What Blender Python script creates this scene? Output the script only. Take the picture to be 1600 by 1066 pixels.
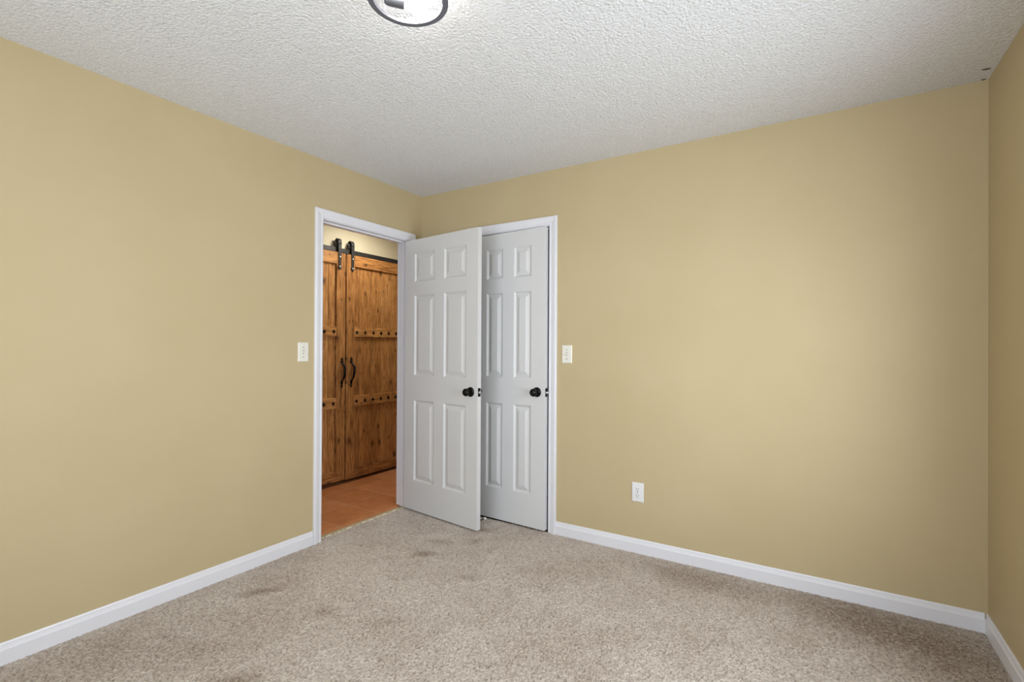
import bpy, bmesh, math, random
import numpy as np
from mathutils import Matrix, Vector

random.seed(7)
rng = np.random.default_rng(7)
for o in list(bpy.data.objects):
    bpy.data.objects.remove(o, do_unlink=True)
scene = bpy.context.scene
COL = scene.collection
PI = math.pi

# ---------------------------------------------------------------- camera
ROOM_W, ROOM_D, H = 3.327, 3.70, 2.44
F_PX = 770.03
YAW, PITCH, ROLL = -0.55782, 0.004177, 0.0052196
cam_d = bpy.data.cameras.new('camera')
cam = bpy.data.objects.new('camera', cam_d)
COL.objects.link(cam)
cam_d.sensor_fit = 'HORIZONTAL'
cam_d.sensor_width = 36.0
cam_d.lens = F_PX / 1600 * 36.0
cam_d.shift_y = 5.723 / 1600
cam_d.clip_start = 0.02
fw = Vector((math.sin(YAW) * math.cos(PITCH), math.cos(YAW) * math.cos(PITCH), math.sin(PITCH)))
rt = Vector((math.cos(YAW), -math.sin(YAW), 0))
up = rt.cross(fw)
c_, s_ = math.cos(ROLL), math.sin(ROLL)
r2, u2 = c_ * rt + s_ * up, -s_ * rt + c_ * up
m = Matrix.Identity(4)
for i in range(3):
    m[i][0], m[i][1], m[i][2] = r2[i], u2[i], -fw[i]
m[0][3], m[1][3], m[2][3] = 2.6961, -2.9520, 1.2480
cam.matrix_world = m
scene.camera = cam

# ---------------------------------------------------------------- world, daylight, exposure
scene.view_settings.view_transform = 'Standard'
scene.view_settings.look = 'None'
scene.view_settings.gamma = 1.0
scene.view_settings.exposure = 0.0
scene.view_settings.use_curve_mapping = False

world = bpy.data.worlds.new('sky')
scene.world = world
world.use_nodes = True
wn = world.node_tree
wn.nodes.clear()
wo = wn.nodes.new('ShaderNodeOutputWorld')
wb = wn.nodes.new('ShaderNodeBackground')
wb.inputs['Color'].default_value = (0.87, 0.93, 1.0, 1)      # even overcast daylight
wb.inputs['Strength'].default_value = 2.4
wn.links.new(wb.outputs[0], wo.inputs[0])


def area_light(name, loc, rot, sx, sy, power, color, spread=PI):
    d = bpy.data.lights.new(name, 'AREA')
    d.shape = 'RECTANGLE'
    d.size, d.size_y = sx, sy
    d.energy = power
    d.color = color
    d.spread = spread
    o = bpy.data.objects.new(name, d)
    COL.objects.link(o)
    o.location = loc
    o.rotation_euler = rot
    return o


# daylight through the window beside the camera and a fill window added behind it
WIN_R = (-2.10, -0.70, 0.55, 1.85)      # on the right wall: y0, y1, z0, z1
WIN_B = (0.45, 2.95, 0.55, 2.05)        # added to the rear wall for fill: x0, x1, z0, z1
area_light('daylight_right', (ROOM_W + 0.20, (WIN_R[0] + WIN_R[1]) / 2, (WIN_R[2] + WIN_R[3]) / 2),
           (0, PI / 2, 0), WIN_R[3] - WIN_R[2], WIN_R[1] - WIN_R[0], 62, (0.87, 0.93, 1.02))
area_light('rear_window_fill', ((WIN_B[0] + WIN_B[1]) / 2, -ROOM_D - 0.20, (WIN_B[2] + WIN_B[3]) / 2),
           (PI / 2 + math.radians(7), 0, 0), WIN_B[1] - WIN_B[0], WIN_B[3] - WIN_B[2], 54, (0.87, 0.93, 1.02))
for nm, lc, ro, sx, sy in (('portal_right', (ROOM_W + 0.17, (WIN_R[0] + WIN_R[1]) / 2, (WIN_R[2] + WIN_R[3]) / 2), (0, PI / 2, 0), WIN_R[3] - WIN_R[2], WIN_R[1] - WIN_R[0]),
                           ('portal_rear', ((WIN_B[0] + WIN_B[1]) / 2, -ROOM_D - 0.17, (WIN_B[2] + WIN_B[3]) / 2), (PI / 2, 0, 0), WIN_B[1] - WIN_B[0], WIN_B[3] - WIN_B[2])):
    area_light(nm, lc, ro, sx, sy, 1, (1, 1, 1)).data.cycles.is_portal = True
HALL_LAMP = (-0.50, 0.16, 2.40)
area_light('hall_lamp_light', HALL_LAMP, (0, 0, 0), 0.25, 0.25, 10.5, (1.0, 0.95, 0.85))
BULB_STRENGTH = 54.0


# ---------------------------------------------------------------- materials
def srgb(r, g, b):
    f = lambda c: (c / 255) / 12.92 if c / 255 <= 0.04045 else ((c / 255 + 0.055) / 1.055) ** 2.4
    return (f(r), f(g), f(b), 1)


class Mat:
    def __init__(s, name, rough=0.6, metal=0.0, color=None, spec=0.5):
        s.m = bpy.data.materials.new(name)
        s.m.use_nodes = True
        s.t = s.m.node_tree
        s.b = s.t.nodes['Principled BSDF']
        s.b.inputs['Roughness'].default_value = rough
        s.b.inputs['Metallic'].default_value = metal
        s.b.inputs['Specular IOR Level'].default_value = spec
        if color:
            s.b.inputs['Base Color'].default_value = color
        s._c = None

    def n(s, kind, **kw):
        x = s.t.nodes.new('ShaderNode' + kind)
        for k, v in kw.items():
            if k in x.inputs:
                x.inputs[k].default_value = v
            else:
                setattr(x, k, v)
        return x

    def l(s, a, b):
        s.t.links.new(a, b)

    @property
    def pos(s):
        if s._c is None:
            s._c = s.n('TexCoord').outputs['Object']
        return s._c

    def mapped(s, scale=(1, 1, 1), loc=(0, 0, 0), src=None):
        x = s.n('Mapping')
        x.inputs['Scale'].default_value = scale
        x.inputs['Location'].default_value = loc
        s.l(src or s.pos, x.inputs['Vector'])
        return x.outputs[0]

    def noise(s, scale, detail=2, rough=0.5, vec=None, dist=0.0):
        x = s.n('TexNoise', Scale=scale, Detail=detail, Roughness=rough, Distortion=dist)
        s.l(vec or s.pos, x.inputs['Vector'])
        return x.outputs[0]

    def ramp(s, fac, stops):
        x = s.n('ValToRGB')
        e = x.color_ramp.elements
        while len(e) < len(stops):
            e.new(0.5)
        for k, (p, c) in enumerate(stops):
            e[k].position = p
            e[k].color = c if len(c) == 4 else (*c, 1)
        s.l(fac, x.inputs[0])
        return x.outputs[0]

    def mix(s, fac, a, b, mode='MIX'):
        x = s.n('Mix', data_type='RGBA', blend_type=mode)
        for sock, v in ((x.inputs[0], fac), (x.inputs[6], a), (x.inputs[7], b)):
            if isinstance(v, (int, float, tuple)):
                sock.default_value = v
            else:
                s.l(v, sock)
        return x.outputs[2]

    def math(s, op, a, b=None, clamp=False):
        x = s.n('Math', operation=op, use_clamp=clamp)
        for sock, v in zip(x.inputs, (a, b)):
            if v is None:
                continue
            if isinstance(v, (int, float)):
                sock.default_value = v
            else:
                s.l(v, sock)
        return x.outputs[0]

    def base(s, sock):
        s.l(sock, s.b.inputs['Base Color'])

    def bump(s, sock, strength, dist):
        x = s.n('Bump', Strength=strength, Distance=dist)
        s.l(sock, x.inputs['Height'])
        s.l(x.outputs[0], s.b.inputs['Normal'])

    def blob(s, centre, rx, ry, ang=0.0, wob=0.0):
        """1 inside an elliptical patch on the floor/ceiling plane, fading to 0 at its ragged rim"""
        mp = s.n('Mapping', vector_type='TEXTURE')
        mp.inputs['Location'].default_value = (centre[0], centre[1], 0)
        mp.inputs['Rotation'].default_value = (0, 0, ang)
        mp.inputs['Scale'].default_value = (rx, ry, 1000)
        s.l(s.pos, mp.inputs['Vector'])
        ln = s.n('VectorMath', operation='LENGTH')
        s.l(mp.outputs[0], ln.inputs[0])
        d = ln.outputs['Value']
        if wob:
            d = s.math('ADD', d, s.math('MULTIPLY', s.math('SUBTRACT', s.noise(22, 3, 0.7), 0.5), wob))
        return s.math('SUBTRACT', 1.0, d, clamp=True)


MT = {}


def wall_paint(name, c1, c2):
    w = Mat(name, rough=0.62, spec=0.3)
    w.base(w.ramp(w.noise(1.6, 3, 0.55), [(0.35, c1), (0.68, c2)]))
    w.bump(w.noise(160, 3, 0.6), 0.12, 0.0012)
    return w.m


MT['wall'] = wall_paint('tan_wall_paint', srgb(187, 169, 131), srgb(191, 173, 136))
MT['hall_wall'] = wall_paint('cream_hall_paint', srgb(212, 203, 176), srgb(216, 207, 181))

k = Mat('stippled_ceiling', rough=0.75, spec=0.3)
grain = k.noise(105, 3, 0.65)
vor = k.n('TexVoronoi', Scale=85.0, feature='SMOOTH_F1')
k.l(k.pos, vor.inputs['Vector'])
hgt = k.math('ADD', k.math('MULTIPLY', grain, 1.0), k.math('MULTIPLY', vor.outputs['Distance'], -0.5))
base = k.ramp(k.noise(140, 2, 0.6), [(0.3, srgb(216, 216, 216)), (0.7, srgb(234, 234, 235))])
spot = k.math('MULTIPLY', k.blob((3.296, -0.112), 0.020, 0.011, 0.3), 3.0, clamp=True)
spot2 = k.math('MULTIPLY', k.blob((3.309, -0.008), 0.010, 0.010), 3.0, clamp=True)
base = k.mix(k.math('MAXIMUM', spot, spot2), base, srgb(112, 108, 98))
k.base(base)
k.bump(hgt, 0.75, 0.013)
MT['ceiling'] = k.m

MT['hall_ceiling'] = Mat('white_ceiling', 0.8, color=srgb(215, 212, 205)).m


def white_paint(name, c, rough=0.38, bump=0.0):
    w = Mat(name, rough=rough, spec=0.45)
    w.base(w.ramp(w.noise(3.0, 3, 0.6), [(0.3, srgb(*[x - 3 for x in c])), (0.7, srgb(*c))]))
    if bump:
        w.bump(w.noise(90, 4, 0.6, vec=w.mapped((1, 1, 0.12))), bump, 0.001)
    return w.m


MT['trim'] = white_paint('white_trim_paint', (226, 225, 229), 0.35)
MT['door'] = white_paint('white_door_paint', (213, 212, 211), 0.42, 0.25)
MT['plate'] = Mat('ivory_plastic', 0.35, color=srgb(228, 224, 212)).m
MT['outlet'] = Mat('white_plastic', 0.35, color=srgb(226, 224, 224)).m
MT['slot'] = Mat('dark_slot', 0.6, color=srgb(40, 38, 36)).m
MT['black'] = Mat('black_metal', 0.28, 0.6, color=srgb(22, 21, 21)).m
MT['bolt'] = Mat('brushed_steel', 0.5, 0.8, color=srgb(150, 148, 145)).m
MT['stud'] = Mat('bright_bolt_head', 0.4, 0.2, color=srgb(232, 230, 224)).m
MT['rubber'] = Mat('white_rubber', 0.5, color=srgb(235, 232, 225)).m
MT['spring'] = Mat('steel_rod', 0.35, 0.9, color=srgb(120, 112, 100)).m
MT['threshold'] = Mat('tan_threshold', 0.7, color=srgb(186, 168, 132)).m
MT['threshold_edge'] = Mat('pale_threshold_edge', 0.6, color=srgb(222, 212, 190)).m
ir = Mat('dark_iron', 0.42, 0.55)
ir.base(ir.ramp(ir.noise(60, 3), [(0.3, srgb(52, 51, 51)), (0.7, srgb(76, 75, 74))]))
MT['iron'] = ir.m
MT['fixture'] = Mat('grey_fixture_metal', 0.5, 0.3, color=srgb(104, 106, 113)).m
MT['pan'] = Mat('satin_grey_pan', 0.6, 0.0, color=srgb(58, 59, 63)).m
MT['socket'] = Mat('satin_socket_metal', 0.35, 0.8, color=srgb(120, 123, 130)).m

# carpet
c = Mat('beige_pile_carpet', rough=0.95, spec=0.08)
at = c.n('Attribute', attribute_name='tuft')
fine = c.noise(260, 2, 0.6)
tone = c.math('ADD', c.math('MULTIPLY', at.outputs['Fac'], 0.70), c.math('MULTIPLY', fine, 0.30))
col = c.ramp(tone, [(0.12, srgb(104, 92, 82)), (0.34, srgb(166, 153, 141)), (0.62, srgb(192, 181, 169)), (0.9, srgb(220, 210, 200))])
patch = c.ramp(c.noise(2.3, 4, 0.62), [(0.36, (0.78, 0.74, 0.71)), (0.60, (1, 1, 1))])
col = c.mix(0.65, col, patch, 'MULTIPLY')
stain_shade = None
for ctr, rx, ry, ang, w, amt in [
        ((0.683, -0.714), 0.10, 0.055, 0.7, 0.9, 1.0), ((0.640, -0.520), 0.12, 0.05, 0.2, 1.2, 0.55),
        ((0.830, -0.390), 0.07, 0.07, 0.0, 1.2, 0.6), ((1.10, -0.80), 0.10, 0.06, 0.5, 1.2, 0.45),
        ((0.30, -1.50), 0.16, 0.05, 0.9, 1.2, 0.8), ((0.55, -0.86), 0.08, 0.05, 0.3, 1.2, 0.4),
        ((0.72, -1.45), 0.10, 0.07, 0.3, 1.2, 0.5), ((0.45, -1.95), 0.45, 0.30, 0.6, 1.3, 0.35),
        ((0.85, -1.95), 0.16, 0.07, 0.9, 1.3, 0.75), ((1.05, -1.35), 0.10, 0.06, 0.8, 1.3, 0.4),
        ((2.95, -0.22), 0.55, 0.30, -0.2, 0.9, 0.95), ((2.2, -0.16), 0.6, 0.18, 0.0, 0.9, 0.5),  # broad right-corner pair: dirt with the corner's shade painted in
        ((0.76, -0.20), 0.10, 0.05, 0.0, 1.0, 0.7)]:
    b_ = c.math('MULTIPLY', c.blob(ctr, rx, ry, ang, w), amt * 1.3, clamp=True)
    stain_shade = b_ if stain_shade is None else c.math('MAXIMUM', stain_shade, b_)
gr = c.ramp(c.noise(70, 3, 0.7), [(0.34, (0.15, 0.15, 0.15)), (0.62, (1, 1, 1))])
col = c.mix(c.math('MULTIPLY', c.math('MULTIPLY', stain_shade, gr), 0.85), col, srgb(104, 82, 62), 'MIX')
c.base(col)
c.bump(c.noise(420, 2, 0.6), 0.6, 0.003)
MT['carpet'] = c.m

# terracotta tile
t = Mat('terracotta_tile', rough=0.33, spec=0.45)
sep = t.n('SeparateXYZ')
t.l(t.pos, sep.inputs[0])
TX, TY, TPX, TPY, G = -0.110, 0.004, 0.331, 0.346, 0.0035


def wrap(sock, off, per):
    a = t.math('DIVIDE', t.math('SUBTRACT', sock, off), per)
    return t.math('FRACT', a), t.math('FLOOR', a)


fx, ix = wrap(sep.outputs[0], TX - 40 * TPX, TPX)
fy, iy = wrap(sep.outputs[1], TY - 40 * TPY, TPY)
ex = t.math('MULTIPLY', t.math('MINIMUM', fx, t.math('SUBTRACT', 1, fx)), TPX)
ey = t.math('MULTIPLY', t.math('MINIMUM', fy, t.math('SUBTRACT', 1, fy)), TPY)
edge = t.math('MINIMUM', ex, ey)
groutm = t.math('LESS_THAN', edge, G)
cell = t.n('CombineXYZ')
t.l(ix, cell.inputs[0])
t.l(iy, cell.inputs[1])
wn2 = t.n('TexWhiteNoise', noise_dimensions='2D')
t.l(cell.outputs[0], wn2.inputs['Vector'])
cloud = t.noise(7, 4, 0.6)
val = t.math('ADD', t.math('MULTIPLY', wn2.outputs['Value'], 0.3), t.math('MULTIPLY', cloud, 0.75))
tile_c = t.ramp(val, [(0.25, srgb(186, 118, 72)), (0.55, srgb(210, 140, 92)), (0.85, srgb(224, 162, 120))])
t.base(t.mix(groutm, tile_c, srgb(214, 168, 128)))
hb = t.math('ADD', t.math('MULTIPLY', t.math('SUBTRACT', 1.0, groutm), 1.0), t.math('MULTIPLY', t.noise(30, 2), 0.2))
t.bump(hb, 0.3, 0.002)
MT['tile'] = t.m


# knotty stained wood; the grain runs along local Z, a per-board value shifts it
def wood(name, tint=1.0, along='Z'):
    w = Mat(name, rough=0.42, spec=0.4)
    a = w.n('Attribute', attribute_name='board')
    cx = w.n('CombineXYZ')
    for i in range(3):
        w.l(w.math('MULTIPLY', a.outputs['Fac'], (37.0, 53.0, 71.0)[i]), cx.inputs[i])
    ad = w.n('VectorMath', operation='ADD')
    w.l(w.pos, ad.inputs[0])
    w.l(cx.outputs[0], ad.inputs[1])
    p = ad.outputs[0]
    sc = (1, 9, 0.75) if along == 'Z' else (1, 0.75, 9)
    g1 = w.noise(6, 5, 0.65, vec=w.mapped(sc, src=p), dist=1.4)
    sc2 = (1, 60, 1.6) if along == 'Z' else (1, 1.6, 60)
    g2 = w.noise(3, 3, 0.6, vec=w.mapped(sc2, src=p))
    v = w.math('ADD', w.math('MULTIPLY', g1, 0.60), w.math('MULTIPLY', g2, 0.40))
    v = w.math('ADD', v, w.math('MULTIPLY', w.math('SUBTRACT', a.outputs['Fac'], 0.5), 0.16))
    T = lambda r, g, b: srgb(r * tint, g * tint, b * tint)
    colr = w.ramp(v, [(0.34, T(104, 64, 34)), (0.45, T(156, 106, 58)), (0.55, T(190, 136, 80)), (0.68, T(216, 164, 104))])
    sp = w.n('SeparateXYZ')
    w.l(p, sp.inputs[0])
    knot = None
    for ky, kz, amp, gate in ((9.0, 5.5, 0.9, 0.64), (23.0, 14.0, 0.75, 0.72)):
        cy = w.n('CombineXYZ')
        a_, b_ = (ky, kz) if along == 'Z' else (kz, ky)
        w.l(w.math('MULTIPLY', sp.outputs[1], a_), cy.inputs[0])
        w.l(w.math('MULTIPLY', sp.outputs[2], b_), cy.inputs[1])
        kn = w.n('TexVoronoi', voronoi_dimensions='2D', Scale=1.0, Randomness=1.0)
        w.l(cy.outputs[0], kn.inputs['Vector'])
        sc_ = w.n('SeparateColor')
        w.l(kn.outputs['Color'], sc_.inputs[0])
        dk = w.math('DIVIDE', kn.outputs['Distance'], w.math('ADD', w.math('MULTIPLY', sc_.outputs[0], 1.0), 0.12))
        dk = w.math('ADD', dk, w.math('MULTIPLY', w.math('SUBTRACT', w.noise(26, 3, 0.7, vec=p), 0.5), 0.30))
        kk = w.math('MULTIPLY', w.ramp(dk, [(0.06, (1, 1, 1)), (0.17, (0.40, 0.40, 0.40)), (0.30, (0, 0, 0))]), amp)
        kk = w.math('MULTIPLY', kk, w.math('GREATER_THAN', sc_.outputs[1], gate))
        knot = kk if knot is None else w.math('MAXIMUM', knot, kk)
    colr = w.mix(w.math('MULTIPLY', knot, 0.92), colr, T(52, 28, 14))
    sm = w.ramp(w.noise(4.5, 4, 0.7, vec=w.mapped((1, 1.4, 0.8), src=p)), [(0.52, (0, 0, 0)), (0.70, (1, 1, 1))])
    colr = w.mix(w.math('MULTIPLY', sm, 0.42), colr, T(84, 48, 24))
    w.base(colr)
    w.bump(g2, 0.25, 0.002)
    return w.m


MT['wood'] = wood('knotty_stained_wood')
MT['wood_rail'] = wood('knotty_stained_wood_crosswise', 1.0, 'Y')


def see_through(name, gloss=0.14, rough=0.03, ripple=0.0, tint=(0.97, 0.98, 0.98, 1)):
    g = bpy.data.materials.new(name)
    g.use_nodes = True
    nt = g.node_tree
    nt.nodes.clear()
    out = nt.nodes.new('ShaderNodeOutputMaterial')
    mx = nt.nodes.new('ShaderNodeMixShader')
    tr = nt.nodes.new('ShaderNodeBsdfTransparent')
    tr.inputs[0].default_value = tint
    gl = nt.nodes.new('ShaderNodeBsdfGlossy')
    gl.inputs['Roughness'].default_value = rough
    lw = nt.nodes.new('ShaderNodeLayerWeight')
    lw.inputs[0].default_value = gloss
    nt.links.new(lw.outputs['Facing'], mx.inputs[0])
    nt.links.new(tr.outputs[0], mx.inputs[1])
    nt.links.new(gl.outputs[0], mx.inputs[2])
    nt.links.new(mx.outputs[0], out.inputs[0])
    if ripple:
        tc = nt.nodes.new('ShaderNodeTexCoord')
        mp = nt.nodes.new('ShaderNodeMapping')
        mp.inputs['Scale'].default_value = (1, 1, 0.15)
        nz = nt.nodes.new('ShaderNodeTexNoise')
        nz.inputs['Scale'].default_value = 60
        bp = nt.nodes.new('ShaderNodeBump')
        bp.inputs['Strength'].default_value = ripple
        bp.inputs['Distance'].default_value = 0.004
        nt.links.new(tc.outputs['Object'], mp.inputs[0])
        nt.links.new(mp.outputs[0], nz.inputs[0])
        nt.links.new(nz.outputs[0], bp.inputs['Height'])
        nt.links.new(bp.outputs[0], gl.inputs['Normal'])
        nt.links.new(bp.outputs[0], lw.inputs['Normal'])
    return g


MT['pane'] = see_through('window_glass', 0.12)
MT['shade'] = see_through('clear_rippled_glass', 0.35, 0.08, 0.9, (0.88, 0.89, 0.91, 1))
bm_ = Mat('lit_bulb', 0.4, color=(1, 1, 1, 1))
bm_.b.inputs['Emission Color'].default_value = (1.0, 0.95, 0.88, 1)
bm_.b.inputs['Emission Strength'].default_value = BULB_STRENGTH
MT['bulb'] = bm_.m


# ---------------------------------------------------------------- mesh helpers
def finish(name, bm, mat, parent=None, loc=(0, 0, 0), smooth=False, bevel=0.0, seg=2, auto=None):
    bmesh.ops.recalc_face_normals(bm, faces=bm.faces)
    me = bpy.data.meshes.new(name)
    bm.to_mesh(me)
    bm.free()
    for mm in (mat if isinstance(mat, (list, tuple)) else [mat]):
        me.materials.append(mm)
    o = bpy.data.objects.new(name, me)
    COL.objects.link(o)
    o.location = loc
    if parent is not None:
        o.parent = parent
    if smooth:
        for p in me.polygons:
            p.use_smooth = True
        if auto:
            me.set_sharp_from_angle(angle=math.radians(auto))
    if bevel:
        bv = o.modifiers.new('bevel', 'BEVEL')
        bv.width = bevel
        bv.segments = seg
        bv.limit_method = 'ANGLE'
        bv.angle_limit = math.radians(40)
    return o


def empty(name, loc=(0, 0, 0), rz=0.0):
    o = bpy.data.objects.new(name, None)
    COL.objects.link(o)
    o.location = loc
    o.rotation_euler = (0, 0, rz)
    o.empty_display_size = 0.1
    return o


def tag(o, label, cat, group=None, kind=None):
    o['label'] = label
    o['category'] = cat
    if group:
        o['group'] = group
    if kind:
        o['kind'] = kind
    return o


def box(bm, x0, x1, y0, y1, z0, z1, M=None):
    vs = [bm.verts.new(((x0, x1)[i & 1], (y0, y1)[i >> 1 & 1], (z0, z1)[i >> 2 & 1])) for i in range(8)]
    if M is not None:
        for v in vs:
            v.co = M @ v.co
    for f in ((0, 2, 3, 1), (4, 5, 7, 6), (0, 1, 5, 4), (2, 6, 7, 3), (0, 4, 6, 2), (1, 3, 7, 5)):
        bm.faces.new([vs[i] for i in f])
    return vs


def boxes(*bs):
    bm = bmesh.new()
    for b in bs:
        box(bm, *b)
    return bm


def prism(bm, pts, axis, a0, a1, M=None):
    """extrude a 2-D outline along an axis; the outline lies in the other two axes, in order"""
    def P(u, v, a):
        q = {'x': (a, u, v), 'y': (u, a, v), 'z': (u, v, a)}[axis]
        q = Vector(q)
        return M @ q if M is not None else q
    A = [bm.verts.new(P(u, v, a0)) for u, v in pts]
    B = [bm.verts.new(P(u, v, a1)) for u, v in pts]
    n = len(pts)
    bm.faces.new(A)
    bm.faces.new(B[::-1])
    for i in range(n):
        bm.faces.new((A[i], B[i], B[(i + 1) % n], A[(i + 1) % n]))


def lathe(bm, prof, M, seg=32):
    """revolve (r, h) about local Z, then place with M"""
    rings = []
    for r, h in prof:
        if r < 1e-6:
            rings.append([bm.verts.new(M @ Vector((0, 0, h)))])
        else:
            rings.append([bm.verts.new(M @ Vector((r * math.cos(2 * PI * i / seg), r * math.sin(2 * PI * i / seg), h))) for i in range(seg)])
    for a, b in zip(rings, rings[1:]):
        for i in range(seg):
            j = (i + 1) % seg
            if len(a) == 1 and len(b) == 1:
                continue
            if len(a) == 1:
                bm.faces.new((a[0], b[i], b[j]))
            elif len(b) == 1:
                bm.faces.new((a[i], a[j], b[0]))
            else:
                bm.faces.new((a[i], a[j], b[j], b[i]))


def axis_m(loc, d):
    return Matrix.Translation(loc) @ Vector(d).to_track_quat('Z', 'Y').to_matrix().to_4x4()


def tube(bm, pts, rad, seg=12, flat=1.0, ref=Vector((0, 1, 0))):
    """swept tube; flat scales the section along ref"""
    n = len(pts)
    rings = []
    for i, p in enumerate(pts):
        d = (Vector(pts[min(i + 1, n - 1)]) - Vector(pts[max(i - 1, 0)])).normalized()
        a = (ref - d * ref.dot(d)).normalized()
        b = d.cross(a)
        r = rad[i] if isinstance(rad, (list, tuple)) else rad
        rings.append([bm.verts.new(Vector(p) + a * (r * flat * math.cos(2 * PI * k / seg)) + b * (r * math.sin(2 * PI * k / seg))) for k in range(seg)])
    for a, b in zip(rings, rings[1:]):
        for i in range(seg):
            j = (i + 1) % seg
            bm.faces.new((a[i], a[j], b[j], b[i]))
    bm.faces.new(rings[0][::-1])
    bm.faces.new(rings[-1])


# ---------------------------------------------------------------- the room shell
WT = 0.12
# doorway on the left wall (y range) and closet opening on the back wall (x range)
DY0, DY1, DZ = -0.919, -0.144, 2.058
CX0, CX1, CZ = 0.524, 1.1455, 2.064
JT = 0.018   # jamb board thickness


def struct(name, bm, mat, label, cat, bevel=0.0):
    return tag(finish(name, bm, mat, bevel=bevel), label, cat, kind='structure')


struct('wall_left', boxes((-WT, 0, -ROOM_D - WT, DY0 - JT, -0.05, H), (-WT, 0, DY0 - JT, DY1 + JT, DZ + JT, H),
                          (-WT, 0, DY1 + JT, 2.2, -0.05, H)), MT['wall'],
       'tan painted wall on the left with the open doorway to the hall', 'wall')
struct('wall_back', boxes((0, CX0 - JT, 0, WT, -0.05, H), (CX0 - JT, CX1 + JT, 0, WT, CZ + JT, H),
                          (CX1 + JT, ROOM_W + WT, 0, WT, -0.05, H)), MT['wall'],
       'tan painted wall with the closet door and an outlet low down', 'wall')
y0, y1, z0, z1 = WIN_R
struct('wall_right', boxes((ROOM_W, ROOM_W + WT, -ROOM_D - WT, y0, -0.05, H), (ROOM_W, ROOM_W + WT, y1, 0, -0.05, H),
                           (ROOM_W, ROOM_W + WT, y0, y1, -0.05, z0), (ROOM_W, ROOM_W + WT, y0, y1, z1, H)), MT['wall'],
       'tan painted wall seen as a narrow strip at the right corner', 'wall')
x0, x1, z0, z1 = WIN_B
struct('wall_rear', boxes((0, x0, -ROOM_D - WT, -ROOM_D, -0.05, H), (x1, ROOM_W, -ROOM_D - WT, -ROOM_D, -0.05, H),
                          (x0, x1, -ROOM_D - WT, -ROOM_D, -0.05, z0), (x0, x1, -ROOM_D - WT, -ROOM_D, z1, H)), MT['wall'],
       'tan painted wall with an added window behind the viewpoint', 'wall')
struct('ceiling', boxes((0, ROOM_W, -ROOM_D, 0, H, H + 0.1)), MT['ceiling'],
       'white stippled bedroom ceiling carrying the round light', 'ceiling')

# carpet: a fine field of tufts
STEP = 0.0042
xs = np.arange(-0.0252, ROOM_W + STEP, STEP)
ys = np.arange(-ROOM_D, 0.0 + STEP, STEP)
nx, ny = len(xs), len(ys)
X, Y = np.meshgrid(xs, ys, indexing='ij')
tuft = rng.random((nx, ny))
for _ in range(1):
    tuft = 0.62 * tuft + 0.095 * (np.roll(tuft, 1, 0) + np.roll(tuft, -1, 0) + np.roll(tuft, 1, 1) + np.roll(tuft, -1, 1))
tuft = (tuft - tuft.min()) / (tuft.max() - tuft.min())
Xj = np.clip(X + (rng.random((nx, ny)) - 0.5) * STEP * 0.7, -0.032, ROOM_W)
Yj = np.clip(Y + (rng.random((nx, ny)) - 0.5) * STEP * 0.7, -ROOM_D, 0.0)
Z = -0.0045 + 0.0092 * tuft
co = np.stack([Xj, Yj, Z], -1).reshape(-1, 3)
idx = np.arange(nx * ny).reshape(nx, ny)
quads = np.stack([idx[:-1, :-1], idx[1:, :-1], idx[1:, 1:], idx[:-1, 1:]], -1).reshape(-1, 4)
cx_ = co[quads].mean(1)
keep = (cx_[:, 0] > -0.0005) | ((cx_[:, 1] > DY0 + 0.002) & (cx_[:, 1] < DY1 - 0.002))
quads = quads[keep]
me = bpy.data.meshes.new('floor')
me.from_pydata(co.tolist(), [], quads.tolist())
at_ = me.attributes.new('tuft', 'FLOAT', 'POINT')
at_.data.foreach_set('value', tuft.reshape(-1).astype(np.float32))
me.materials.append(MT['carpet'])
fl = bpy.data.objects.new('floor', me)
COL.objects.link(fl)
tag(fl, 'beige cut pile carpet with dark stains covering the bedroom floor', 'carpet', kind='structure')
struct('subfloor', boxes((0, ROOM_W, -ROOM_D, 0, -0.06, -0.012)), MT['threshold'], 'floor boards under the beige carpet', 'floor')

# closet behind the ajar door
struct('wall_closet', boxes((0, 1.60, 0.72, 0.80, -0.05, H), (1.55, 1.60, WT, 0.72, -0.05, H)), MT['wall'],
       'closet wall hidden behind the white closet door', 'wall')
struct('closet_ceiling', boxes((0, 1.60, 0.0, 0.80, H, H + 0.1)), MT['hall_ceiling'], 'ceiling inside the closet', 'ceiling')
struct('closet_floor', boxes((0, 1.60, 0.0, 0.80, -0.05, -0.004)), MT['carpet'], 'carpet inside the dark closet', 'floor')

# hall
HX = -1.012
struct('wall_hall', boxes((HX - 0.1, HX, -2.3, -0.82, -0.05, H), (HX - 0.1, HX, 0.90, 2.2, -0.05, H),
                           (HX - 0.1, HX, -0.82, 0.90, 2.02, H)), MT['hall_wall'],
       'cream hall wall above the black barn door track', 'wall')
struct('wall_hall_ends', boxes((HX, -WT, -2.3, -2.2, -0.05, H), (HX, -WT, 2.1, 2.2, -0.05, H)), MT['hall_wall'],
       'cream end walls of the hall beyond the doorway', 'wall')
struct('wall_dark_backing', boxes((HX - 1.0, HX - 0.9, -0.95, 1.05, -0.05, H), (HX - 0.9, HX - 0.1, -0.95, -0.85, -0.05, H), (HX - 0.9, HX - 0.1, 0.95, 1.05, -0.05, H)),
       MT['hall_wall'], 'unseen walls added behind the barn doors to keep the gaps dark', 'wall')  # unseen enclosure added so the gaps around the barn doors stay dark
struct('dark_backing_ceiling', boxes((HX - 1.0, HX - 0.1, -0.95, 1.05, H, H + 0.1)), MT['hall_ceiling'], 'unseen ceiling added behind the barn doors to keep the gaps dark', 'ceiling')
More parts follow.
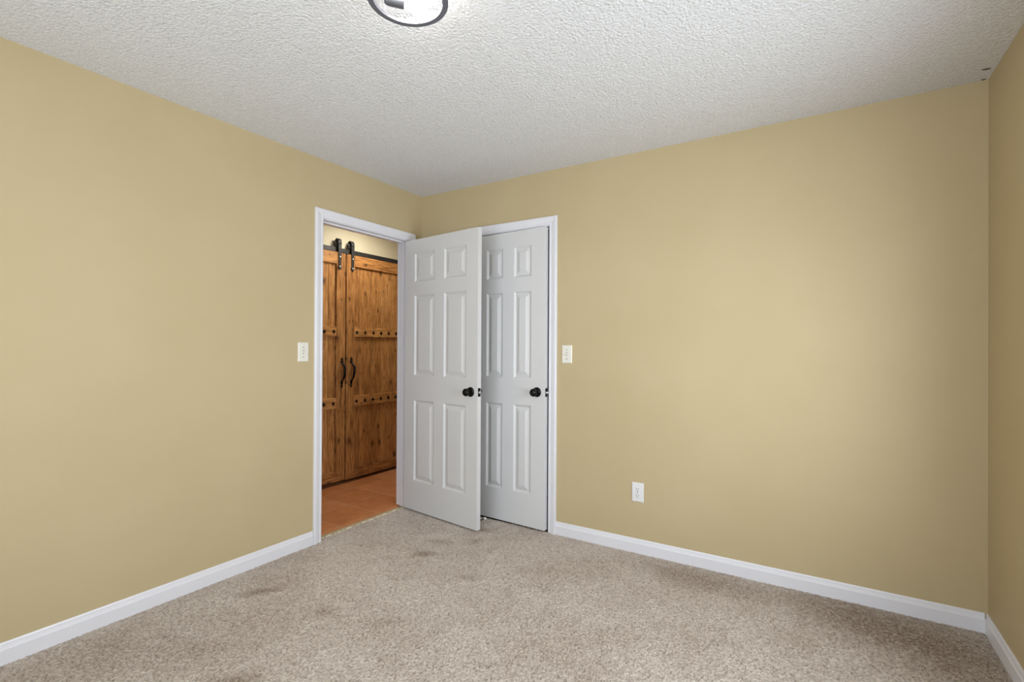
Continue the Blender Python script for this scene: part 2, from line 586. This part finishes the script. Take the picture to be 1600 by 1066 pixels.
struct('hall_ceiling', boxes((HX - 0.1, 0, -2.3, 2.2, H, H + 0.1)), MT['hall_ceiling'], 'white ceiling of the hall beyond the doorway', 'ceiling')
struct('hall_floor', boxes((HX - 1.0, -0.064, -2.3, 2.2, -0.05, 0.0)), MT['tile'],
       'terracotta tile floor of the hall seen through the doorway', 'floor')

# windows
PW = 0.05


def window(name, along, a0, a1, z0, z1, face, out, label):
    """frame in the wall opening, two sashes, panes and an inside sill"""
    root = tag(empty(name, (0, 0, 0)), label, 'window', kind='structure')

    def bx(u0, u1, d0, d1, w0, w1):
        dd = sorted((face + out * d0, face + out * d1))
        return (dd[0], dd[1], u0, u1, w0, w1) if along == 'y' else (u0, u1, dd[0], dd[1], w0, w1)
    finish('window_frame', boxes(bx(a0, a0 + PW, 0, WT, z0, z1), bx(a1 - PW, a1, 0, WT, z0, z1),
                                 bx(a0 + PW, a1 - PW, 0, WT, z1 - PW, z1), bx(a0 + PW, a1 - PW, 0, WT, z0, z0 + PW)), MT['trim'], root)
    zm = (z0 + z1) / 2
    for q, (w0, w1, d) in enumerate(((z0 + PW, zm + 0.02, 0.04), (zm - 0.02, z1 - PW, 0.075))):
        i0, i1, t_ = a0 + PW, a1 - PW, 0.035
        s = finish('sash', boxes(bx(i0, i0 + t_, d, d + 0.03, w0, w1), bx(i1 - t_, i1, d, d + 0.03, w0, w1),
                                 bx(i0 + t_, i1 - t_, d, d + 0.03, w0, w0 + t_), bx(i0 + t_, i1 - t_, d, d + 0.03, w1 - t_, w1)), MT['trim'], root)
        finish('pane', boxes(bx(i0 + t_, i1 - t_, d + 0.012, d + 0.016, w0 + t_, w1 - t_)), MT['pane'], s)
    finish('window_sill', boxes(bx(a0 - 0.05, a1 + 0.05, -0.035, 0.0, z0 - 0.03, z0)), MT['trim'], root, bevel=0.004)
    return root


window('window_1', 'y', *WIN_R, ROOM_W, 1, 'white sash window in the right wall outside the view')
window('window_fill', 'x', *WIN_B, -ROOM_D, -1, 'white sash window added in the rear wall as fill light, outside the view')

# baseboards: flat face with a sloped, moulded top
BH, BT = 0.0857, 0.0117
BP = [(0, -0.010), (BT, -0.010), (BT, 0.058), (BT - 0.002, 0.061), (0.0072, 0.072), (0.0062, 0.080), (0.0040, BH), (0, BH)]


def baseboard(name, axis, wall, sgn, a0, a1, label):
    bm = bmesh.new()
    for p0, p1 in zip(a0, a1):
        prism(bm, [(wall + sgn * d, z) for d, z in BP], axis, p0, p1)
    return struct(name, bm, MT['trim'], label, 'baseboard')


baseboard('baseboard_left', 'y', 0, 1, [-ROOM_D, -0.078], [-0.985, 0.0], 'white baseboard along the left wall ending at the doorway casing')
baseboard('baseboard_back', 'x', 0, -1, [BT, 1.2095], [0.459, ROOM_W - BT], 'white baseboard along the back wall right of the closet')
baseboard('baseboard_right', 'y', ROOM_W, -1, [-ROOM_D], [0.0], 'white baseboard along the right wall in the lower corner')
baseboard('baseboard_rear', 'x', -ROOM_D, 1, [BT], [ROOM_W - BT], 'white baseboard along the rear wall behind the viewpoint')

# door frames: jamb boards, stops, mitred colonial casing
CASE = [(0.0, 0.0), (0.0, 0.0075), (0.004, 0.0095), (0.012, 0.0100), (0.0135, 0.0082), (0.017, 0.0085), (0.026, 0.0115),
        (0.040, 0.0150), (0.050, 0.0162), (0.055, 0.0150), (0.058, 0.0110), (0.058, 0.0)]


def casing(bm, a0, a1, zt, place):
    rows = []
    for w, d in CASE:
        rows.append([bm.verts.new(place(u, d, z)) for u, z in ((a0 - w, -0.008), (a0 - w, zt + w), (a1 + w, zt + w), (a1 + w, -0.008))])
    n = len(rows)
    for i in range(n):
        a, b = rows[i], rows[(i + 1) % n]
        for k_ in range(3):
            bm.faces.new((a[k_], a[k_ + 1], b[k_ + 1], b[k_]))
    bm.faces.new([r[0] for r in rows])
    bm.faces.new([r[3] for r in rows][::-1])


def door_frame(name, a0, a1, zt, place, depth, stop_at, label, zj=-0.008):
    root = tag(empty(name), label, 'door frame', kind='structure')

    def bx(u0, u1, d0, d1, z0, z1):
        P = [place(u, d, z) for u, d, z in ((u0, d0, z0), (u1, d1, z1))]
        lo = [min(P[0][i], P[1][i]) for i in range(3)]
        hi = [max(P[0][i], P[1][i]) for i in range(3)]
        return (lo[0], hi[0], lo[1], hi[1], lo[2], hi[2])
    bm = bmesh.new()
    casing(bm, a0 - 0.006, a1 + 0.006, zt + 0.006, place)
    finish('casing', bm, MT['trim'], root)
    finish('jamb', boxes(bx(a0 - JT, a0, 0, -depth, zj, zt)), MT['trim'], root, bevel=0.002)
    finish('jamb', boxes(bx(a1, a1 + JT, 0, -depth, zj, zt)), MT['trim'], root, bevel=0.002)
    finish('head_jamb', boxes(bx(a0 - JT, a1 + JT, 0, -depth, zt, zt + JT)), MT['trim'], root)
    s0, s1 = -stop_at, -stop_at - 0.034
    finish('door_stop_moulding', boxes(bx(a0, a0 + 0.011, s0, s1, zj, zt - 0.011), bx(a1 - 0.011, a1, s0, s1, zj, zt - 0.011),
                                       bx(a0, a1, s0, s1, zt - 0.011, zt)), MT['trim'], root, bevel=0.002)
    return root


door_frame('trim_1', DY0, DY1, DZ, lambda u, d, z: Vector((d, u, z)), WT, 0.038,
           'white moulded frame around the open doorway to the hall', zj=0.006)
door_frame('trim_2', CX0, CX1, CZ, lambda u, d, z: Vector((u, -d, z)), WT, 0.038,
           'white moulded frame around the closet door')
tr3 = struct('trim_3', boxes((-0.066, -0.033, DY0, DY1, -0.02, 0.004)), MT['threshold'],
             'tan threshold strip between carpet and terracotta tile', 'threshold')
th = bmesh.new()
tube(th, [(-0.0305, DY0 + 0.001 + i * (DY1 - DY0 - 0.002) / 24, 0.0042 + 0.0005 * random.uniform(-1, 1)) for i in range(25)], 0.0042, 8)
finish('edge_strip', th, MT['threshold_edge'], tr3, smooth=True)


# ---------------------------------------------------------------- six-panel doors
def panel_door(name, w, h, t, stile, mull, rows, label):
    """local X = width from the hinge, local Y = thickness (0 is the face seen), origin at bottom hinge corner"""
    bm = bmesh.new()
    pw = (w - 2 * stile - mull) / 2
    xs_ = [0, stile, stile + pw, stile + pw + mull, w - stile, w]
    zs_ = [0] + [z for r in rows for z in r] + [h]
    prof = [(0.0, 0.0), (0.003, 0.0012), (0.0125, 0.0105), (0.0165, 0.0112), (0.0195, 0.0105), (0.045, 0.0015), (0.047, 0.0008)]

    def face_side(y, sg):
        for i in range(5):
            for j in range(len(zs_) - 1):
                X0, X1, Z0, Z1 = xs_[i], xs_[i + 1], zs_[j], zs_[j + 1]
                if i in (1, 3) and j in (1, 3, 5):
                    loops = []
                    for ins, dep in prof:
                        loops.append([bm.verts.new((a, y + sg * dep, b)) for a, b in
                                      ((X0 + ins, Z0 + ins), (X1 - ins, Z0 + ins), (X1 - ins, Z1 - ins), (X0 + ins, Z1 - ins))])
                    for A, B in zip(loops, loops[1:]):
                        for q in range(4):
                            bm.faces.new((A[q], A[(q + 1) % 4], B[(q + 1) % 4], B[q]))
                    bm.faces.new(loops[-1])
                else:
                    bm.faces.new([bm.verts.new((a, y, b)) for a, b in ((X0, Z0), (X1, Z0), (X1, Z1), (X0, Z1))])
    face_side(0.0, 1)
    face_side(t, -1)
    for a, b in (((0, 0), (w, 0)), ((0, h), (w, h)), ((0, 0), (0, h)), ((w, 0), (w, h))):
        bm.faces.new([bm.verts.new(v) for v in ((a[0], 0, a[1]), (b[0], 0, b[1]), (b[0], t, b[1]), (a[0], t, a[1]))])
    bmesh.ops.remove_doubles(bm, verts=bm.verts, dist=1e-5)
    d = finish(name, bm, MT['door'])
    return tag(d, label, 'door', kind='structure')


KNOB = [(0.0, 0.0), (0.0335, 0.0), (0.0335, 0.003), (0.031, 0.0065), (0.024, 0.009), (0.0125, 0.011), (0.0105, 0.018), (0.0115, 0.026),
        (0.017, 0.031), (0.0235, 0.036), (0.0268, 0.043), (0.0268, 0.049), (0.0235, 0.056), (0.016, 0.0605), (0.007, 0.0625), (0.0, 0.063)]


def door_hardware(d, w, t, kz, backset=0.063):
    for y, dr in ((0.0, (0, -1, 0)), (t, (0, 1, 0))):
        bm = bmesh.new()
        lathe(bm, KNOB, axis_m((w - backset, y, kz), dr), 36)
        finish('door_knob', bm, MT['black'], d, smooth=True, auto=50)
    bm = bmesh.new()
    box(bm, w - 0.001, w + 0.0016, 0.005, t - 0.005, kz - 0.029, kz + 0.029)
    lp = finish('latch_plate', bm, MT['black'], d, bevel=0.0012)
    bm = bmesh.new()
    prism(bm, [(w + 0.001, t / 2 - 0.008), (w + 0.013, t / 2 + 0.006), (w + 0.013, t / 2 + 0.008), (w + 0.001, t / 2 + 0.008)], 'z', kz - 0.0065, kz + 0.0065)
    finish('latch_bolt', bm, MT['bolt'], lp)


# open bedroom door
W1, T1, H1 = 0.762, 0.035, 2.036
A1 = -math.radians(7.2)
ROWS = [(0.222, 0.830), (1.013, 1.618), (1.716, 1.933)]
d1 = panel_door('door_1', W1, H1, T1, 0.108, 0.100, ROWS, 'white six-panel door standing open at the corner, with black knob')
d1.location = (-0.002, -0.1785, 0.015)
d1.rotation_euler = (0, 0, A1)
door_hardware(d1, W1, T1, 0.925)
for hz in (0.22, 1.00, 1.80):
    bm = bmesh.new()
    lathe(bm, [(0, 0), (0.006, 0), (0.006, 0.09), (0, 0.09)], Matrix.Translation((0.002, T1 + 0.004, hz - 0.045)), 12)
    box(bm, -0.0022, 0.0, 0.004, T1, hz - 0.045, hz + 0.045)
    finish('hinge', bm, MT['trim'], d1)
# spring door stop on its back face
bm = bmesh.new()
lathe(bm, [(0, 0), (0.014, 0), (0.014, 0.003), (0.006, 0.008), (0, 0.008)], axis_m((0.735, T1, 0.047), (0, 1, 0)), 16)
pts = [(0.735 + 0.0045 * math.cos(i * 0.8), T1 + 0.006 + i * 0.00048, 0.047 + 0.0045 * math.sin(i * 0.8)) for i in range(130)]
tube(bm, pts, 0.0011, 6)
sp = finish('spring_door_stop', bm, MT['spring'], d1, smooth=True, auto=50)
bm = bmesh.new()
lathe(bm, [(0, 0), (0.008, 0), (0.0095, 0.003), (0.0095, 0.012), (0.007, 0.016), (0, 0.0165)], axis_m((0.735, T1 + 0.066, 0.047), (0, 1, 0)), 16)
finish('rubber_tip', bm, MT['rubber'], sp, smooth=True, auto=50)['label'] = 'white rubber tip'

# closet door, slightly ajar
W2, T2, H2 = 0.610, 0.035, 2.040
d2 = panel_door('door_2', W2, H2, T2, 0.112, 0.096, ROWS, 'white narrow six-panel closet door in the back wall, slightly ajar')
d2.location = (0.527, -0.0015, 0.016)
d2.rotation_euler = (0, 0, -math.radians(2.9))
door_hardware(d2, W2, T2, 0.925)


# ---------------------------------------------------------------- switches and outlet
def rounded_plate(bm, w, h, t):
    b = 0.004
    for (iw, d0), (jw, d1_) in (((0, 0), (0, t * 0.45)), ((0, t * 0.45), (b, t))):
        pass
    L0 = [(-w / 2, 0, -h / 2), (w / 2, 0, -h / 2), (w / 2, 0, h / 2), (-w / 2, 0, h / 2)]
    A = [bm.verts.new(p) for p in L0]
    B = [bm.verts.new((p[0], -t * 0.5, p[2])) for p in L0]
    C = [bm.verts.new((p[0] * (1 - 2 * b / w), -t, p[2] * (1 - 2 * b / h))) for p in L0]
    for P, Q in ((A, B), (B, C)):
        for q in range(4):
            bm.faces.new((P[q], P[(q + 1) % 4], Q[(q + 1) % 4], Q[q]))
    bm.faces.new(C)
    bm.faces.new(A[::-1])


def light_switch(loc, rz, label):
    """local -Y points into the room"""
    r = tag(empty('light_switch', loc, rz), label, 'light switch', 'ivory wall switches')
    bm = bmesh.new()
    rounded_plate(bm, 0.072, 0.118, 0.0065)
    finish('switch_plate', bm, MT['plate'], r)
    bm = bmesh.new()
    box(bm, -0.0055, 0.0055, -0.0069, -0.006, -0.0125, 0.0125)
    finish('toggle_slot', bm, MT['slot'], r)
    bm = bmesh.new()
    prism(bm, [(-0.0062, 0.0115), (-0.0068, -0.010), (-0.0165, -0.0115), (-0.0175, -0.005)], 'x', -0.0045, 0.0045)
    finish('toggle', bm, MT['plate'], r, bevel=0.0008)
    for sz in (-0.03, 0.03):
        bm = bmesh.new()
        lathe(bm, [(0.0, 0.0), (0.0036, 0.0), (0.003, 0.0012), (0, 0.0015)], axis_m((0, -0.0064, sz), (0, -1, 0)), 12)
        finish('screw', bm, MT['socket'], r)
    return r


light_switch((0.0, -1.060, 1.2085), PI / 2, 'ivory toggle light switch beside the open hall doorway')
light_switch((1.2835, 0.0, 1.2005), 0.0, 'ivory toggle light switch beside the closet door')

o_ = tag(empty('electrical_outlet', (1.7615, 0.0, 0.368)), 'white duplex outlet low on the back wall above the baseboard', 'outlet')
bm = bmesh.new()
rounded_plate(bm, 0.073, 0.116, 0.0065)
finish('outlet_plate', bm, MT['outlet'], o_)
for sz in (0.0195, -0.0195):
    bm = bmesh.new()
    outl = [(0.0168 * math.cos(a) if abs(math.cos(a)) < 0.99 else 0.0168 * math.cos(a), max(-0.0135, min(0.0135, 0.0168 * math.sin(a)))) for a in [2 * PI * i / 28 for i in range(28)]]
    prism(bm, [(u, sz + v) for u, v in outl], 'y', -0.0062, -0.0085)
    rc = finish('receptacle', bm, MT['outlet'], o_)
    bm = boxes((-0.0075, -0.0052, -0.0090, -0.008, sz - 0.001, sz + 0.0075), (0.0052, 0.0075, -0.0090, -0.008, sz + 0.0, sz + 0.0070))
    lathe(bm, [(0, 0), (0.0026, 0), (0.0026, 0.001), (0, 0.001)], axis_m((0, -0.008, sz - 0.0075), (0, -1, 0)), 12)
    finish('slot', bm, MT['slot'], rc)
bm = bmesh.new()
lathe(bm, [(0, 0), (0.0034, 0), (0.003, 0.0012), (0, 0.0014)], axis_m((0, -0.0064, 0), (0, -1, 0)), 12)
finish('screw', bm, MT['socket'], o_)

# ---------------------------------------------------------------- ceiling light
LC = Vector((1.590, -1.812, H))
L = tag(empty('ceiling_light', LC), 'round flush ceiling light with dark ring and clear glass, its bulb lit', 'ceiling light', None, 'thing')
RZ = 2.338 - H
bm = bmesh.new()
lathe(bm, [(0, 0), (0.117, 0), (0.117, -0.010), (0.112, -0.014), (0.03, -0.014), (0.026, -0.024), (0, -0.024)], Matrix.Identity(4), 64)
finish('canopy', bm, MT['pan'], L, smooth=True, auto=40)
bm = bmesh.new()
R = 0.1268
lathe(bm, [(R - 0.0185, RZ + 0.010), (R - 0.0185, RZ), (R - 0.001, RZ), (R, RZ + 0.001), (R, RZ + 0.018), (R - 0.004, RZ + 0.018), (R - 0.004, RZ + 0.010), (R - 0.0185, RZ + 0.010)], Matrix.Identity(4), 96)
finish('ring', bm, MT['fixture'], L, smooth=True, auto=40)
bm = bmesh.new()
lathe(bm, [(R - 0.006, RZ + 0.011), (R - 0.0065, -0.030), (R - 0.0075, -0.010)], Matrix.Identity(4), 96)
finish('glass_shade', bm, MT['shade'], L, smooth=True)
ax = Vector((0.60, 0.80, 0))
for sgn in (1, -1):
    a = ax * sgn
    off = Vector((-0.053, 0.034, 0)) * sgn
    s_end = off + Vector((0, 0, -0.065))
    bm = bmesh.new()
    Ms = axis_m(s_end - a * 0.060, a)
    lathe(bm, [(0, 0), (0.014, 0), (0.019, 0.005), (0.021, 0.011), (0.021, 0.062), (0.0, 0.062)], Ms, 28)
    tube(bm, [s_end - a * 0.03 + Vector((0, 0, 0.012)), s_end - a * 0.03 + Vector((0, 0, 0.030)) - off * 0.30, -a * 0.012 + off * 0.5 + Vector((0, 0, -0.015))], 0.005, 10, ref=Vector((1, 0, 0.01)))
    so = finish('lamp_socket', bm, MT['socket'], L, smooth=True, auto=40)
    bm = bmesh.new()
    lathe(bm, [(0.0125, 0.0), (0.0135, 0.008), (0.018, 0.018), (0.0245, 0.030), (0.0290, 0.043), (0.0300, 0.052), (0.0285, 0.063), (0.0235, 0.073), (0.016, 0.0795), (0.008, 0.0825), (0.0, 0.0832)],
          axis_m(s_end, a), 28)
    finish('light_bulb', bm, MT['bulb'], so, smooth=True)

# ---------------------------------------------------------------- sliding barn doors in the hall
FX, PT = -0.950, 0.020            # face plane and how far the planks sit behind it
BACK = -0.986


def board_attr(o, vals):
    a = o.data.attributes.new('board', 'FLOAT', 'FACE')
    a.data.foreach_set('value', vals)


def board_obj(name, outlines, parent, mat, seeds=None, front=FX, back=BACK, bevel=0.002):
    """one mesh of one or more flat boards; each outline is in (y, z)"""
    bm = bmesh.new()
    vals = []
    for q, pts in enumerate(outlines):
        n0 = len(bm.faces)
        prism(bm, pts, 'x', back, front)
        vals += [(seeds[q] if seeds else random.random())] * (len(bm.faces) - n0)
    o = finish(name, bm, mat, parent, bevel=bevel, seg=1)
    board_attr(o, vals)
    return o


def rect(y0, y1, z0, z1):
    return [(y0, z0), (y1, z0), (y1, z1), (y0, z1)]


STUD = [(0.0125, 0), (0.0125, 0.002), (0.008, 0.0045), (0.0, 0.0085)]


def strap_hanger(parent, y):
    """bent strap: over the wheel, down the face of the door, ending in an arrow tip"""
    bm = bmesh.new()
    cz, rr, hw, th_ = 2.176, 0.0235, 0.0155, 0.005
    xc = FX + 0.003 - rr
    path = [(FX + 0.003, 1.962), (FX + 0.003, 2.10), (FX + 0.003, cz)]
    for i in range(1, 13):
        an = PI * i / 12
        path.append((xc + rr * math.cos(an), cz + rr * math.sin(an) * 1.3))
    path.append((xc - rr, 2.135))
    n = len(path)
    rows = []
    for i, (x, z) in enumerate(path):
        d = Vector((path[min(i + 1, n - 1)][0] - path[max(i - 1, 0)][0], path[min(i + 1, n - 1)][1] - path[max(i - 1, 0)][1])).normalized()
        nn = Vector((d.y, -d.x))
        wv = hw * (0.80 + 0.30 * min(1, max(0, (z - 1.96) / 0.22)))
        rows.append([bm.verts.new(v) for v in ((x, y - wv, z), (x, y + wv, z), (x + nn.x * th_, y + wv, z + nn.y * th_), (x + nn.x * th_, y - wv, z + nn.y * th_))])
    for A, B in zip(rows, rows[1:]):
        for q in range(4):
            bm.faces.new((A[q], A[(q + 1) % 4], B[(q + 1) % 4], B[q]))
    bm.faces.new(rows[0])
    bm.faces.new(rows[-1][::-1])
    prism(bm, [(y - 0.012, 1.964), (y - 0.021, 1.957), (y - 0.013, 1.945), (y, 1.927), (y + 0.013, 1.945), (y + 0.021, 1.957), (y + 0.012, 1.964)], 'x', FX + 0.0005, FX + 0.0085)
    o = finish('strap_hanger', bm, MT['iron'], parent)
    bm = bmesh.new()
    lathe(bm, [(0.0, -0.008), (0.033, -0.008), (0.033, -0.0045), (0.028, -0.003), (0.028, 0.003), (0.033, 0.0045), (0.033, 0.008), (0.016, 0.008), (0.014, 0.011), (0, 0.011)],
          axis_m((-0.9725, y, 2.1595), (1, 0, 0)), 36)
    finish('wheel', bm, MT['iron'], o, smooth=True, auto=40)
    for z, mt, r_ in ((2.168, 'iron', 0.010), (2.046, 'stud', 0.0066), (1.957, 'stud', 0.0072)):
        bm = bmesh.new()
        lathe(bm, [(0, 0), (r_, 0), (r_, 0.003), (r_ * 0.7, 0.006), (0, 0.007)], axis_m((FX + 0.008, y, z), (1, 0, 0)), 14)
        b2 = finish('bolt', bm, MT[mt], o, smooth=True, auto=40)
        if mt == 'stud':
            b2['label'] = 'bright steel bolt head'


def pull_handle(parent, y):
    bm = bmesh.new()
    x0_ = FX
    zt, zb = 1.145, 0.868
    top = [(0, 0), (0.007, -0.010), (0.012, -0.019), (0.010, -0.028), (0.007, -0.032), (0.014, -0.038), (0.014, -0.048), (0.007, -0.056), (-0.007, -0.056), (-0.014, -0.048), (-0.014, -0.038), (-0.007, -0.032), (-0.010, -0.028), (-0.012, -0.019), (-0.007, -0.010)]
    prism(bm, [(y + a, zt + b) for a, b in top], 'x', x0_ - 0.001, x0_ + 0.005)
    bot = [(0, 0), (0.007, 0.010), (0.012, 0.018), (0.008, 0.027), (0.008, 0.032), (0.013, 0.046), (0.013, 0.060), (0.006, 0.068), (-0.006, 0.068), (-0.013, 0.060), (-0.013, 0.046), (-0.008, 0.032), (-0.008, 0.027), (-0.012, 0.018), (-0.007, 0.010)]
    prism(bm, [(y + a, zb + b) for a, b in bot], 'x', x0_ - 0.001, x0_ + 0.005)
    ctrl = [(0.002, 1.105), (0.007, 1.095), (0.020, 1.082), (0.036, 1.066), (0.044, 1.045), (0.045, 1.025), (0.042, 1.000), (0.034, 0.970), (0.022, 0.945), (0.010, 0.928), (0.004, 0.915)]
    rad = [0.0045, 0.0055, 0.0075, 0.0095, 0.0105, 0.0108, 0.0102, 0.0088, 0.0068, 0.0055, 0.0045]
    tube(bm, [(x0_ + dx, y, z) for dx, z in ctrl], rad, 14, flat=1.15)
    o = finish('pull_handle', bm, MT['black'], parent, smooth=True, auto=40)
    for z in (1.120, 1.101, 0.920, 0.892):
        bm = bmesh.new()
        lathe(bm, [(0, 0), (0.0042, 0), (0.003, 0.002), (0, 0.0026)], axis_m((x0_ + 0.004, y, z), (1, 0, 0)), 10)
        finish('screw', bm, MT['bolt'], o)


def barn_door(inner, sg, zb, label, hy, ly, studs):
    """inner = y of the meeting edge, sg = +1 when the door runs towards +y"""
    W = 0.955
    outer = inner + sg * W
    r = tag(empty('door_3' if sg < 0 else 'door_4', (0, 0, 0)), label, 'sliding door', 'pair of sliding barn doors', 'structure')
    S = 0.096
    e0, e1 = (inner, outer) if sg > 0 else (outer, inner)
    zt, rt_, rb = 2.084, 0.104, 0.088
    # mitred outer frame
    board_obj('stile', [[(e0, zb), (e0 + S, zb + rb), (e0 + S, zt), (e0, zt)]], r, MT['wood'])
    board_obj('stile', [[(e1, zb), (e1, zt), (e1 - S, zt), (e1 - S, zb + rb)]], r, MT['wood'])
    board_obj('rail', [rect(e0 + S, e1 - S, zt - rt_, zt)], r, MT['wood_rail'])
    board_obj('rail', [[(e0, zb), (e1, zb), (e1 - S, zb + rb), (e0 + S, zb + rb)]], r, MT['wood_rail'])
    mids = ((1.333, 1.419), (0.690, 0.784))
    for m0, m1 in mids:
        board_obj('rail', [rect(e0 + S - 0.004, e1 - S + 0.004, m0, m1)], r, MT['wood_rail'], front=FX - 0.002)
    # planks behind
    cuts = [e0 + S - 0.01]
    step = [0.083, 0.136, 0.137, 0.087, 0.130, 0.110, 0.100]
    if sg < 0:
        step = step[::-1]
    for s in step:
        cuts.append(cuts[-1] + s)
    cuts[-1] = e1 - S + 0.01
    pl = [rect(a + 0.0012, b - 0.0012, zb + rb - 0.01, zt - rt_ + 0.01) for a, b in zip(cuts, cuts[1:])]
    board_obj('plank_panel', pl, r, MT['wood'], front=FX - PT, back=BACK + 0.002, bevel=0.0025)
    for m0, m1 in mids:
        for i in range(studs):
            bm = bmesh.new()
            yy = inner + sg * (0.123 + 0.0995 * i)
            lathe(bm, STUD, axis_m((FX - 0.002, yy, (m0 + m1) / 2 - 0.003), (1, 0, 0)) @ Matrix.Rotation(PI / 4, 4, 'Z'), 4)
            lathe(bm, [(0.019, 0), (0.019, 0.0012), (0.004, 0.003)], axis_m((FX - 0.002, yy, (m0 + m1) / 2 - 0.003), (1, 0, 0)), 4)
            finish('stud', bm, MT['black'], r)
    strap_hanger(r, hy)
    strap_hanger(r, outer - sg * (abs(hy - inner)))
    pull_handle(r, ly)
    return r


barn_door(0.037, -1, 0.038, 'knotty brown barn door showing only a narrow strip beside the doorway frame and switch', -0.031, 0.000, 8)
barn_door(0.0490, 1, 0.030, 'knotty brown barn door showing its wide planks next to the open white door', 0.112, 0.106, 8)

tk = tag(empty('barn_door_track', (HX, 0.04, 2.11)), 'black steel track on the cream hall wall above the barn doors', 'track')
bm = boxes((-0.976 - HX, -0.969 - HX, -1.35, 1.35, -0.020, 0.020))
finish('rail_bar', bm, MT['iron'], tk, bevel=0.001)
for yy in (-1.1, -0.66, -0.221, 0.196, 0.62, 1.1):
    bm = bmesh.new()
    lathe(bm, [(0, 0), (0.011, 0), (0.011, -0.976 - 0.0 - HX), (0, -0.976 - HX)], axis_m((0, yy, 0.002), (1, 0, 0)), 16)
    sp_ = finish('spacer', bm, MT['iron'], tk)
    bm = bmesh.new()
    lathe(bm, [(0, 0), (0.0085, 0), (0.0085, 0.004), (0, 0.005)], axis_m((-0.969 - HX, yy, 0.002), (1, 0, 0)), 6)
    finish('bolt', bm, MT['iron'], sp_)
